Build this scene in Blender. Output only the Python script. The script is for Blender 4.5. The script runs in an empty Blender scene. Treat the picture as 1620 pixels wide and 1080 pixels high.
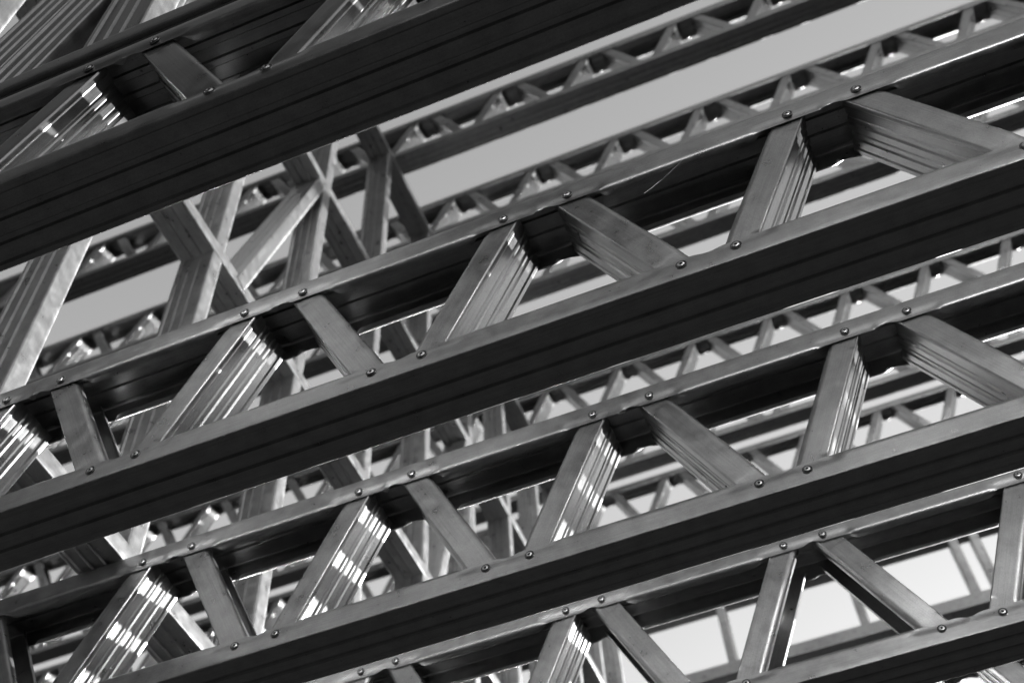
import bpy, bmesh, math, random
from mathutils import Vector, Matrix
random.seed(7)
sc = bpy.context.scene
col = sc.collection
R = math.radians

# ------------------------------------------------------------------ materials
def nodes_of(m):
    m.use_nodes = True
    nt = m.node_tree
    return nt, nt.nodes, nt.links, nt.nodes['Principled BSDF']

def steel(name, base=0.36, metallic=0.85, rough=0.42, streak=1.0, spangle=0.0, mottle=1.0):
    """galvanised sheet steel; UV = (metres along the member, metres across it)"""
    m = bpy.data.materials.new(name)
    nt, N, L, b = nodes_of(m)
    uv = N.new('ShaderNodeUVMap'); uv.uv_map = 'UVMap'
    oi = N.new('ShaderNodeObjectInfo')
    off = N.new('ShaderNodeVectorMath'); off.operation = 'MULTIPLY_ADD'
    comb = N.new('ShaderNodeCombineXYZ')
    for i in range(3): L.new(oi.outputs['Random'], comb.inputs[i])
    L.new(comb.outputs[0], off.inputs[0]); off.inputs[1].default_value = (37, 11, 23)
    L.new(uv.outputs[0], off.inputs[2])
    def noise(scale, detail, rgh=0.6):
        mp = N.new('ShaderNodeMapping'); mp.inputs['Scale'].default_value = scale
        L.new(off.outputs[0], mp.inputs['Vector'])
        n = N.new('ShaderNodeTexNoise'); n.inputs['Scale'].default_value = 1
        n.inputs['Detail'].default_value = detail; n.inputs['Roughness'].default_value = rgh
        L.new(mp.outputs[0], n.inputs['Vector']); return n.outputs['Fac']
    def rng(sock, a, b_, c, d):
        r = N.new('ShaderNodeMapRange'); r.inputs['From Min'].default_value = a; r.inputs['From Max'].default_value = b_
        r.inputs['To Min'].default_value = c; r.inputs['To Max'].default_value = d
        L.new(sock, r.inputs['Value']); return r.outputs[0]
    def mul(a, b_):
        n = N.new('ShaderNodeMath'); n.operation = 'MULTIPLY'
        for i, s in enumerate((a, b_)):
            if isinstance(s, (int, float)): n.inputs[i].default_value = s
            else: L.new(s, n.inputs[i])
        return n.outputs[0]
    st = noise((7, 420, 1), 4)                 # rolling streaks along the member
    st2 = noise((22, 1100, 1), 2)
    mo = noise((38, 38, 1), 5)                 # zinc bloom / handling marks
    gr = noise((900, 900, 1), 2)               # fine grain
    specks = noise((170, 170, 1), 1)
    v = rng(st, .3, .7, 1 - .07*streak, 1 + .07*streak)
    v = mul(v, rng(st2, .3, .7, 1 - .05*streak, 1 + .05*streak))
    v = mul(v, rng(mo, .3, .72, 1 - .22*mottle, 1 + .16*mottle))
    v = mul(v, rng(gr, .25, .75, .78, 1.20))
    v = mul(v, rng(specks, .76, .80, 1, .45))  # dark specks of dirt
    v = mul(v, base)
    cc = N.new('ShaderNodeCombineColor')
    for i in range(3): L.new(v, cc.inputs[i])
    L.new(cc.outputs[0], b.inputs['Base Color'])
    b.inputs['Metallic'].default_value = metallic
    ro = rng(mo, .25, .75, rough - .07, rough + .12)
    L.new(ro, b.inputs['Roughness'])
    bp = N.new('ShaderNodeBump'); bp.inputs['Strength'].default_value = .35; bp.inputs['Distance'].default_value = .0005
    h = N.new('ShaderNodeMath'); h.operation = 'ADD'
    L.new(mul(st, .10), h.inputs[0])
    dent = noise((26, 30, 1), 2)
    L.new(mul(dent, .55), h.inputs[1])
    L.new(h.outputs[0], bp.inputs['Height'])
    L.new(bp.outputs[0], b.inputs['Normal'])
    return m

def plain(name, base, metallic, rough):
    m = bpy.data.materials.new(name)
    nt, N, L, b = nodes_of(m)
    tc = N.new('ShaderNodeTexCoord'); n = N.new('ShaderNodeTexNoise'); n.inputs['Scale'].default_value = 300
    L.new(tc.outputs['Object'], n.inputs['Vector'])
    r = N.new('ShaderNodeMapRange'); r.inputs['To Min'].default_value = base*.75; r.inputs['To Max'].default_value = base*1.25
    L.new(n.outputs['Fac'], r.inputs['Value'])
    cc = N.new('ShaderNodeCombineColor')
    for i in range(3): L.new(r.outputs[0], cc.inputs[i])
    L.new(cc.outputs[0], b.inputs['Base Color'])
    b.inputs['Metallic'].default_value = metallic; b.inputs['Roughness'].default_value = rough
    if rough > .9: b.inputs['Specular IOR Level'].default_value = 0
    return m

M_CH = steel('galvanised_chord', .35, .93, .32, streak=1.2, mottle=.8)
M_WB = steel('galvanised_web_member', .33, .88, .31, streak=1.3, mottle=.8)
M_FR = steel('galvanised_frame', .39, .88, .31, mottle=.8)
M_DK = steel('weathered_dark_steel', .20, .93, .30, mottle=.8)
M_RV = plain('rivet_zinc', .55, 1.0, .32)
M_RD = plain('rivet_dark', .05, .3, .5)  # dark tone of the collar ring and the centre hole
M_GS = plain('gap_strip_black', .015, 0, .8)
M_TH = plain('spider_silk', .8, 0, .4)

# ------------------------------------------------------------------ section sweep
W = .089; F = .041; LIP = .014
def sm(t): t = max(0., min(1., t)); return t*t*(3-2*t)

def half_profile(F, r=.0028, rl=.0078):
    """from lip end to the web edge: list of (s, w, kind); s=0 is the web plane (outward +S), w=0 the flange plane"""
    pts = [(-F, LIP, 'lip'), (-F, rl, 'lip')]
    for k in range(1, 5):
        a = k/4*math.pi/2
        pts.append((-F + rl - rl*math.cos(a), rl - rl*math.sin(a), 'bend'))
    for s in (-F+.0105, -F+.0135, -F+.0175, -F+.0215, -.013):
        pts.append((s, 0, 'fl'))
    pts.append((-r, 0, 'fl'))
    for k in range(1, 5):
        a = k/4*math.pi/2
        pts.append((-r + r*math.sin(a), r - r*math.cos(a), 'web'))
    return pts

def web_ribs(Wd, kind):
    """rolled stiffeners in the wide face: (s, w) between the corner bends"""
    e = .0030 if kind == 'v' else .0016
    out = [(0, .0075), (-e, .0100)]
    for c in (.36, .64):
        c *= Wd
        if kind == 'v':
            out += [(-e, c-.0050), (-e-.0036, c-.0030), (-e-.0036, c+.0030), (-e, c+.0050)]
            continue
        out += [(-.0016, c-.0080), (-.0038, c-.0060), (-.0038, c-.0032), (-.0024, c-.0014),
                (-.0024, c+.0014), (-.0038, c+.0032), (-.0038, c+.0060), (-.0016, c+.0080)]
    out += [(-e, Wd-.0100), (0, Wd-.0075)]
    return out

def sweep_bm(L0, L1, Wd=W, Fl=F, cuts=(), endtaper=True, ribs=True, notches=(), step=.12):
    """open C section along +X from L0 to L1 : columns (x, s, w). cuts = zones where the lips are cut away"""
    hp = half_profile(Fl)
    prof = [(s, w, k) for s, w, k in hp]
    if ribs: prof += [(s, w, 'web') for s, w in web_ribs(Wd, ribs)]
    prof += [(s, Wd-w, k) for s, w, k in reversed(hp)]
    T = .020                                          # transition length where the lip runs out
    xs = {L0, L1}
    n = max(1, int((L1-L0)/step))
    for i in range(n+1): xs.add(L0 + (L1-L0)*i/n)
    for a, b in cuts:
        for q in (0, .2, .4, .6, .8, 1):
            xs.add(a - T + T*q); xs.add(b + T*q)
        xs.add(a+.001); xs.add(b-.001)
    for c, hw, dp in notches:
        for q in range(-6, 7): xs.add(c + hw*q/6)
    if endtaper:
        for d in (.0, .030, .036, .042): xs.add(L0+d); xs.add(L1-d)
    xs = sorted(x for x in xs if L0-1e-9 <= x <= L1+1e-9)
    ys = [xs[0]]
    for x in xs[1:]:
        if x - ys[-1] > 9e-4: ys.append(x)
    xs = ys
    def cutw(x):                                      # 0 = full lip, 1 = cut
        v = 0
        for a, b in cuts:
            if a-T <= x <= b+T:
                v = max(v, sm((x-(a-T))/T) if x < a else (sm(((b+T)-x)/T) if x > b else 1))
        return v
    bm = bmesh.new(); uvl = bm.loops.layers.uv.new('UVMap')
    arc = [0]
    for i in range(1, len(prof)):
        arc.append(arc[-1] + math.hypot(prof[i][0]-prof[i-1][0], prof[i][1]-prof[i-1][1]))
    grid = []
    for x in xs:
        c = cutw(x); row = []
        nt = 0
        for nc, hw, dp in notches:
            if abs(x-nc) < hw: nt = dp*(.5+.5*math.cos(math.pi*(x-nc)/hw))
        et = 0
        if endtaper: et = max(1 - sm((x-L0-.030)/.012), 1 - sm((L1-x-.030)/.012))
        for (s, w, k) in prof:
            near = w < Wd/2; ww = w if near else Wd-w
            if k == 'lip':
                ww = ww*(1-c) + .0024*c; s2 = -Fl + .0035*c
            elif k == 'bend':
                s2 = s + (max(s, -Fl+.0035) - s)*c + (0.00005 * c); ww = ww*(1-c) + .0020*c
            elif k == 'fl':
                s2 = s
                d = 1 - sm((s - (-Fl+.008))/.012)     # the strip beside the cut is pressed inwards
                ww += .0020*c*d
            else: s2 = s
            if nt and k in ('lip', 'bend', 'fl'): s2 = max(s2, -Fl + .0035 + nt + (s+Fl)*.15)
            if et and k != 'web': ww += .0012*et
            row.append(bm.verts.new((x, s2, ww if near else Wd-ww)))
        grid.append(row)
    nl = 1
    for i in range(len(xs)-1):
        for j in range(len(prof)-1):
            f = bm.faces.new((grid[i][j], grid[i+1][j], grid[i+1][j+1], grid[i][j+1]))
            f.smooth = True
            for lp, (ii, jj) in zip(f.loops, ((i, j), (i+1, j), (i+1, j+1), (i, j+1))):
                lp[uvl].uv = (xs[ii], arc[jj])
    return bm

def finish(bm, name, mats, frame=None, thick=.0012, smooth=True):
    """frame: Matrix mapping (x, s, w) to local coordinates. Gives thickness, returns mesh"""
    if frame is not None: bmesh.ops.transform(bm, matrix=frame, verts=bm.verts)
    me = bpy.data.meshes.new(name); bm.to_mesh(me); bm.free()
    if not isinstance(mats, (list, tuple)): mats = [mats]
    for m in mats: me.materials.append(m)
    if thick:
        o = bpy.data.objects.new('tmp', me); col.objects.link(o)
        md = o.modifiers.new('s', 'SOLIDIFY'); md.thickness = thick; md.offset = -1; md.use_even_offset = True; md.thickness_clamp = 1.0
        bpy.context.view_layer.update()
        me2 = bpy.data.meshes.new_from_object(o.evaluated_get(bpy.context.evaluated_depsgraph_get()))
        bpy.data.objects.remove(o); bpy.data.meshes.remove(me); me = me2; me.name = name
    if smooth: me.set_sharp_from_angle(angle=R(32))
    return me

def frame_mat(origin, X, S, Wv):
    X, S, Wv = Vector(X).normalized(), Vector(S).normalized(), Vector(Wv).normalized()
    m = Matrix((X, S, Wv)).transposed().to_4x4(); m.translation = Vector(origin); return m

def c_member(p0, p1, S, Wv, name, mat, cuts=(), Wd=W, Fl=F, ribs=True, taper=False, step=.12, thick=.0012, notches=()):
    """C member from p0 to p1; S outward normal of the wide face, Wv direction across it; p0/p1 on the edge s=0,w=0"""
    p0, p1 = Vector(p0), Vector(p1); L = (p1-p0).length; X = (p1-p0).normalized()
    bm = sweep_bm(0, L, Wd, Fl, cuts, taper, ribs, notches, step=step)
    fm = frame_mat(p0, X, S, Wv)
    # outward faces: normals must point along +S / -Wv; flip when the frame is left handed or profile order asks for it
    bmesh.ops.transform(bm, matrix=fm, verts=bm.verts)
    bm.normal_update()
    Sv = Vector(S).normalized()
    best = max(bm.faces, key=lambda f: abs(f.normal.dot(Sv))*f.calc_area())
    if best.normal.dot(Sv) < 0: bmesh.ops.reverse_faces(bm, faces=bm.faces)
    return finish(bm, name, mat, None, thick)

def link(name, me, parent=None, loc=None):
    o = bpy.data.objects.new(name, me); col.objects.link(o)
    if parent: o.parent = parent
    if loc is not None: o.location = loc
    return o
def thing(name, label, cat, loc=(0, 0, 0), group=None):
    o = bpy.data.objects.new(name, None); o.empty_display_size = .1; col.objects.link(o); o.location = loc
    o['label'] = label; o['category'] = cat
    if group: o['group'] = group
    return o

# ------------------------------------------------------------------ rivet
def rivet_mesh(r=.0043, rc=.0068):
    bm = bmesh.new()
    prof = [(rc, .0), (rc, .0008), (rc*.93, .0011), (r*1.08, .0006), (r, .0012), (r*.93, .0018), (r*.70, .0024), (.0021, .0024), (.0017, .0018), (.0016, -.001), (0, -.001)]
    n = 24; rings = []
    for (q, h) in prof:
        if q == 0: rings.append([bm.verts.new((0, -h, 0))]); continue
        rings.append([bm.verts.new((q*math.cos(2*math.pi*i/n), -h, q*math.sin(2*math.pi*i/n))) for i in range(n)])
    for k in range(len(rings)-1):
        a, b = rings[k], rings[k+1]
        for i in range(n):
            j = (i+1) % n
            f = bm.faces.new((a[i], a[j], b[j], b[i]) if len(b) > 1 else (a[i], a[j], b[0]))
            f.smooth = True; f.material_index = 1 if k in (1, 2, 3, 8, 9) else 0
    bm.normal_update(); bmesh.ops.recalc_face_normals(bm, faces=bm.faces)
    return finish(bm, 'rivet', [M_RV, M_RD], None, 0)
RIV = rivet_mesh()

# ------------------------------------------------------------------ lattice joists
P = .3842; D = .2877; ZS = .024
INS = .0036                                      # web members sit inside the chord flanges
def joist(name, label, group, loc, x0, phase, a, b, n0, n1, cache, rivets=True, flip=False):
    """a / b: half distance of the two rivets at a top / bottom node. n0..n1 node range"""
    rnd = random.Random(hash((round(loc[1], 2), round(loc[2], 2))) if False else int(loc[1]*1000+loc[2]*77))
    t = thing(name, label, 'joist', loc, group)
    xa = (n0-.75)*P; xb = (n1+.75)*P
    key = (a, b, n0, n1)
    if key not in cache:
        hw = .0335
        cu = []; cl = []
        for n in range(n0, n1+1):
            for s in (-1, 1): cu.append((n*P + s*a - hw, n*P + s*a + hw))
        for n in range(n0-1, n1+1):
            for s in (-1, 1): cl.append(((n+.5)*P + s*b - hw, (n+.5)*P + s*b + hw))
        def tidy(c):
            c = sorted(c); out = []
            for q in c:
                if out and q[0] - out[-1][1] < .006: out[-1] = (out[-1][0], q[1])
                else: out.append(q)
            return [(p-xa, q-xa) for p, q in out]
        lo = c_member((xa, 0, 0), (xb, 0, 0), (0, 0, -1), (0, 1, 0), 'chord', M_CH, tidy(cl), ribs='v', notches=[((n+.5)*P - xa, .021, .0035) for n in range(n0-1, n1+1)])
        up = c_member((xa, 0, D), (xb, 0, D), (0, 0, 1), (0, 1, 0), 'chord', M_CH, tidy(cu), ribs='v', notches=[(n*P - xa + .012, .020, .0055) for n in range(n0, n1+1)])
        # web members, built round the origin of their lower rivet
        xr = P/2 - a - b; zr = D - 2*ZS
        X = Vector((xr, 0, zr)).normalized()
        ext = .0055/X.z
        wm = {}
        for sgn in (1, -1):
            Xs = Vector((sgn*X.x, 0, X.z)); S = Vector((sgn*X.z, 0, -X.x))
            p0 = -Xs*ext + S*(F/2) + Vector((0, INS, 0)); p1 = Xs*((Vector((xr, 0, zr))).length + ext) + S*(F/2) + Vector((0, INS, 0))
            S2 = -S; q0 = -Xs*ext + S2*(F/2) + Vector((0, INS, 0)); q1 = Xs*((Vector((xr, 0, zr))).length + ext) + S2*(F/2) + Vector((0, INS, 0))
            wm[sgn*2] = c_member(q0, q1, S2, (0, 1, 0), 'web_member', M_WB, Wd=W-2*INS, taper=True, step=.3)
            wm[sgn] = c_member(p0, p1, S, (0, 1, 0), 'web_member', M_WB, Wd=W-2*INS, taper=True, step=.3)
        cache[key] = (lo, up, wm)
    lo, up, wm = cache[key]
    link('chord', lo, t, (phase, 0, 0)); link('chord', up, t, (phase, 0, 0))
    for n in range(n0, n1+1):
        for sgn in (1, -1):                       # '/' left of the top node, '\' right of it
            xl = (n + (-.5 if sgn == 1 else .5))*P + (b if sgn == 1 else -b)
            link('web_member', wm[sgn*2 if flip and (n, sgn) != (0, 1) else sgn], t, (phase + xl, 0, ZS))
            if rivets:
                r1 = link('rivet', RIV, t, (phase + xl + rnd.uniform(-.001, .001), -.0003, ZS + rnd.uniform(-.001, .001)))
                r2 = link('rivet', RIV, t, (phase + n*P - sgn*a + rnd.uniform(-.001, .001), -.0003, D - ZS + rnd.uniform(-.001, .001)))
                for r in (r1, r2): r.rotation_euler = (rnd.uniform(-.06, .06), rnd.uniform(0, 6), rnd.uniform(-.06, .06))
    return t

G1 = 'lattice steel joists of the near floor'
near = [
 ('lattice steel joist nearest the viewer, darkest, its wide ribbed underside crossing the upper left', 0.0, -.0766, .045, .032),
 ('sharp lattice steel joist running right across the photo, just above its middle', .3852, -.0805, .045, .032),
 ('lattice steel joist below the sharp one, two bands of sunlight on its left diagonals', .7510, -.0833, .045, .032),
 ('lattice steel joist at the lower right with bright sky behind its openings', 1.1437, -.2807, .033, .0445),
 ('lattice steel joist of which only a corner shows at the bottom right edge', 1.53, -.094, .045, .032),
]
cache = {}
for lab, y, ph, a, b in near:
    joist('lattice_joist', lab, G1, (0, y, 0), 0, ph, a, b, -5, 3, cache, flip=(1.1 < y < 1.2))
G2 = 'lattice steel joists of the upper floor'
ords = ['first and uppermost blurred lattice joist of the upper floor, just under the dark near joist',
 'second blurred lattice joist of the upper floor, below the wide strip of plain sky',
 'third blurred lattice joist of the upper floor, seen through the sharp near joist',
 'fourth blurred lattice joist of the upper floor, mostly behind the sharp near joist',
 'fifth blurred lattice joist of the upper floor, in the gap under the sharp joist',
 'sixth blurred lattice joist of the upper floor, behind the openings at right of centre',
 'seventh blurred lattice joist of the upper floor, low in the openings at right of centre',
 'eighth blurred lattice joist of the upper floor, a sliver in the openings at right',
 'ninth and last blurred lattice joist of the upper floor, lowest before the open sky']
fcache = {}
for k in range(9):
    joist('lattice_joist', ords[k], G2, (0, 1.65 + .4*k, 3.30), 0, -.075, .0451, .0321, -15, 7, fcache, rivets=False)

# ------------------------------------------------------------------ stud frames beyond the near joists (left half)
XW = -.94
t = thing('stud_wall', 'open steel stud wall crossing behind the near joists on the left, its edges sunlit', 'stud wall', (XW, .05, .2895))
o = Vector((XW, .05, .2895))
def crossbar(name, ya, yb, z, mat=None):
    link(name, c_member(Vector((XW, ya, z)) - o, Vector((XW, yb, z)) - o, (0, 0, -1), (-1, 0, 0), name, mat or M_FR, ribs='v'), t)
crossbar('track', .30, 4.3, .2895)
crossbar('rail', .05, 4.3, 1.25); crossbar('rail', .05, 4.3, 2.205); crossbar('top_plate', .05, 4.8, 3.135)
sm_ = c_member((0, 0, 0), (0, 0, 2.875), (0, -1, 0), (-1, 0, 0), 'stud', M_FR, step=.5, ribs='v')
for y in (.405, .757, 1.150, 1.540, 1.93, 2.32, 2.71, 3.10, 3.49, 3.88, 4.25): link('stud', sm_, t, (-.0026, y-.05, .0015))
for q0, q1 in (((.852, 1.27), (1.112, 2.20)), ((2.02, 1.27), (2.28, 2.20))):
    q0 = Vector((XW+.0015, q0[0], q0[1])) - o; q1 = Vector((XW+.0015, q1[0], q1[1])) - o; X = (q1-q0).normalized()
    link('brace', c_member(q0, q1, (0, -X.z, X.y), (-1, 0, 0), 'brace', M_FR), t)

# ------------------------------------------------------------------ frame hanging from the upper floor, lower right
t = thing('hanging_frame', 'blurred steel frame of thin uprights on a rail against the bright sky at lower right', 'stud frame', (0, 4.85, 2.875))
link('rail', c_member((-5.5, 0, -.04), (2.8, 0, -.04), (0, 0, -1), (0, 1, 0), 'rail', M_FR, Fl=.075), t)
st = c_member((0, 0, 0), (0, 0, .423), (-1, 0, 0), (0, 1, 0), 'stud', M_FR, ribs=True, Fl=.048)
for x in (-4.7, -4.0, -3.3, -2.6, -1.9, -1.20, -.50, .215, .79, .90, 1.5): link('stud', st, t, (x, .003, .002))

# ------------------------------------------------------------------ wall standing on the nearest joist (upper left corner)
t = thing('wall_frame', 'dark ribbed steel wall frame standing on the nearest joist, top left corner', 'wall frame', (-1.2, 0, .2892))
def rel(x, y, z): return Vector((x+1.2, y, z-.2892))
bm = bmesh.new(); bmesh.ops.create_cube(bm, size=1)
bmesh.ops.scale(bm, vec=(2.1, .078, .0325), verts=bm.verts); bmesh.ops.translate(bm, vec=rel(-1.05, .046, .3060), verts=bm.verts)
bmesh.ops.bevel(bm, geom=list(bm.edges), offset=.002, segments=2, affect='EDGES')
link('gap_strip', finish(bm, 'gap_strip', M_GS, None, 0), t)  # plain black strip filling the gap between joist and track
link('track', c_member(rel(-2.1, 0, .3235), rel(0, 0, .3235), (0, 0, -1), (0, 1, 0), 'track', M_CH, ribs=False), t)
me = c_member((0, 0, 0), (0, 0, 2.6), (0, -1, 0), (-1, 0, 0), 'stud', M_CH, Wd=.085, step=.5, ribs='v')
for x in (-.464, -.848, -1.232): link('stud', me, t, rel(x, .004, .330))
me = c_member((0, 0, 0), (0, 0, 2.6), (0, -1, 0), (1, 0, 0), 'stud', M_CH, step=.5, ribs='v')
link('stud', me, t, rel(-.60, .0480, .330))
for dx in (0, -.094):
    q0 = rel(-.632+dx, .0035, .330); q1 = q0 + Vector((.62, 0, 2.44))*.24*(2.6/.6)/2
    q1 = q0 + Vector((.2462, 0, .9692))*1.0
    X = (q1-q0).normalized()
    link('brace', c_member(q0, q1, (0, -1, 0), (-X.z, 0, X.x), 'brace', M_CH, ribs='v'), t)

# ------------------------------------------------------------------ spider thread on the sharp joist
def thread():
    bm = bmesh.new(); pts = []
    rnd = random.Random(3)
    A = Vector((.121, .3853, .2475)); B = Vector((.061, .3853, .199))
    for i in range(13):
        f = i/12; q = A.lerp(B, f) + Vector((rnd.uniform(-.0008, .0008), -.001-rnd.uniform(0, .0006), -.004*math.sin(math.pi*f)))
        pts.append(q)
    prev = None
    for i, q in enumerate(pts):
        rr = .00022 if i < 8 else .0006
        ring = [bm.verts.new(q + Vector((rr*math.cos(a), 0, rr*math.sin(a))) + Vector((0, rr*math.sin(a*2)*.3, 0))) for a in (0, 1.57, 3.14, 4.71)]
        if prev:
            for k in range(4): bm.faces.new((prev[k], prev[(k+1) % 4], ring[(k+1) % 4], ring[k]))
        prev = ring
    bmesh.ops.recalc_face_normals(bm, faces=bm.faces)
    return finish(bm, 'spider_thread', M_TH, None, 0)
o = link('spider_thread', thread())
o['label'] = 'fine white spider thread hanging from the top chord of the sharp joist, right of centre'; o['category'] = 'spider thread'

# ------------------------------------------------------------------ unseen dark block on the viewer's side, added to darken the steel reflections
t = thing('reflection_blocker', 'tall dark block added behind the viewer, out of view, to darken the steel reflections', 'reflection blocker', (-8.6, -3.2, -2.7))
def box(sx, sy, sz, c, name, mat, par):
    bm = bmesh.new(); bmesh.ops.create_cube(bm, size=1)
    bmesh.ops.scale(bm, vec=(sx, sy, sz), verts=bm.verts); bmesh.ops.translate(bm, vec=c, verts=bm.verts)
    return link(name, finish(bm, name, mat, None, 0), par)
M_BL = plain('blocker_black', .004, 0, .95); M_BP = plain('blocker_panel_black', .003, 0, .95)
box(16, 8, 18, (0, -4, 9), 'wall', M_BL, t); box(16.4, 8.4, .25, (0, -4, 18.13), 'blocker_cap', M_BL, t)  # body and top slab of the added block
for i in range(6):
    for j in range(5): box(1.2, .06, 1.6, (-6.2+2.4*i, .035, 2.2+3.1*j), 'blocker_panel', M_BP, t)  # panels on the front of the added block

# ------------------------------------------------------------------ ground (below the view)
bm = bmesh.new(); bmesh.ops.create_grid(bm, x_segments=8, y_segments=8, size=400)
g = link('ground', finish(bm, 'ground', plain('ground_soil', .015, 0, .95), None, 0), None, (0, 0, -2.7)); g['kind'] = 'structure'

bm = bmesh.new(); rnd = random.Random(5); n = 180; ph = [rnd.uniform(0, 6.28) for _ in range(8)]; rings = []  # unseen ring of high ground, added to block the bright low horizon
for dist, hh in ((150, 0), (165, .75), (185, 1.0), (215, .9), (250, .4), (280, 0)):
    ring = []
    for i in range(n):
        a = 2*math.pi*i/n
        h = 20.5 + 1.6*math.sin(3*a+ph[0]) + 1.2*math.sin(7*a+ph[1]) + .8*math.sin(17*a+ph[2]+dist) + .5*math.sin(37*a+ph[3]+dist)
        ring.append(bm.verts.new((dist*math.cos(a), dist*math.sin(a), h*hh*dist/185 - .3)))
    rings.append(ring)
for a, b in zip(rings, rings[1:]):
    for i in range(n):
        j = (i+1) % n; f = bm.faces.new((a[i], a[j], b[j], b[i])); f.smooth = True
bmesh.ops.recalc_face_normals(bm, faces=bm.faces)
g = link('horizon_blocker', finish(bm, 'horizon_blocker', plain('horizon_blocker_black', .005, 0, .95), None, 0), None, (0, 0, -2.7)); g['kind'] = 'structure'

# ------------------------------------------------------------------ light
AZ = 67.0; EL = 10.2            # azimuth from +X towards +Y
w = bpy.data.worlds.new('World'); sc.world = w; w.use_nodes = True
nt = w.node_tree; N = nt.nodes; L = nt.links; bg = N['Background']
sky = N.new('ShaderNodeTexSky'); sky.sky_type = 'NISHITA'; sky.sun_disc = False
sky.sun_elevation = R(EL); sky.sun_rotation = R(90-AZ); sky.dust_density = .2; sky.altitude = 50
bw = N.new('ShaderNodeRGBToBW'); L.new(sky.outputs[0], bw.inputs[0]); L.new(bw.outputs[0], bg.inputs['Color'])
bg.inputs['Strength'].default_value = .060
sd = bpy.data.lights.new('sun', 'SUN'); sd.energy = 5.0; sd.angle = R(.5)
so = bpy.data.objects.new('sun', sd); col.objects.link(so)
d = Vector((math.cos(R(EL))*math.cos(R(AZ)), math.cos(R(EL))*math.sin(R(AZ)), math.sin(R(EL))))
so.rotation_euler = d.to_track_quat('Z', 'Y').to_euler(); so.location = d*10

# ------------------------------------------------------------------ camera
yaw, pitch, roll = -.3097, .935, -.0797
f = Vector((math.sin(yaw)*math.cos(pitch), math.cos(yaw)*math.cos(pitch), math.sin(pitch)))
rt = Vector((math.cos(yaw), -math.sin(yaw), 0)); up = rt.cross(f)
r2 = rt*math.cos(roll) + up*math.sin(roll); u2 = -rt*math.sin(roll) + up*math.cos(roll)
cd = bpy.data.cameras.new('camera'); co = bpy.data.objects.new('camera', cd); col.objects.link(co)
m = Matrix((r2, u2, -f)).transposed().to_4x4(); m.translation = (.1167, -.3777, -1.095); co.matrix_world = m
cd.sensor_width = 36; cd.lens = 1.1613*36; cd.clip_start = .02; cd.clip_end = 2000
cd.dof.use_dof = True; cd.dof.focus_distance = 1.42; cd.dof.aperture_fstop = 6.7
sc.camera = co

sc.render.engine = 'CYCLES'
sc.cycles.max_bounces = 8
sc.view_settings.view_transform = 'Standard'; sc.view_settings.look = 'None'
sc.view_settings.exposure = 2.9; sc.view_settings.gamma = 1
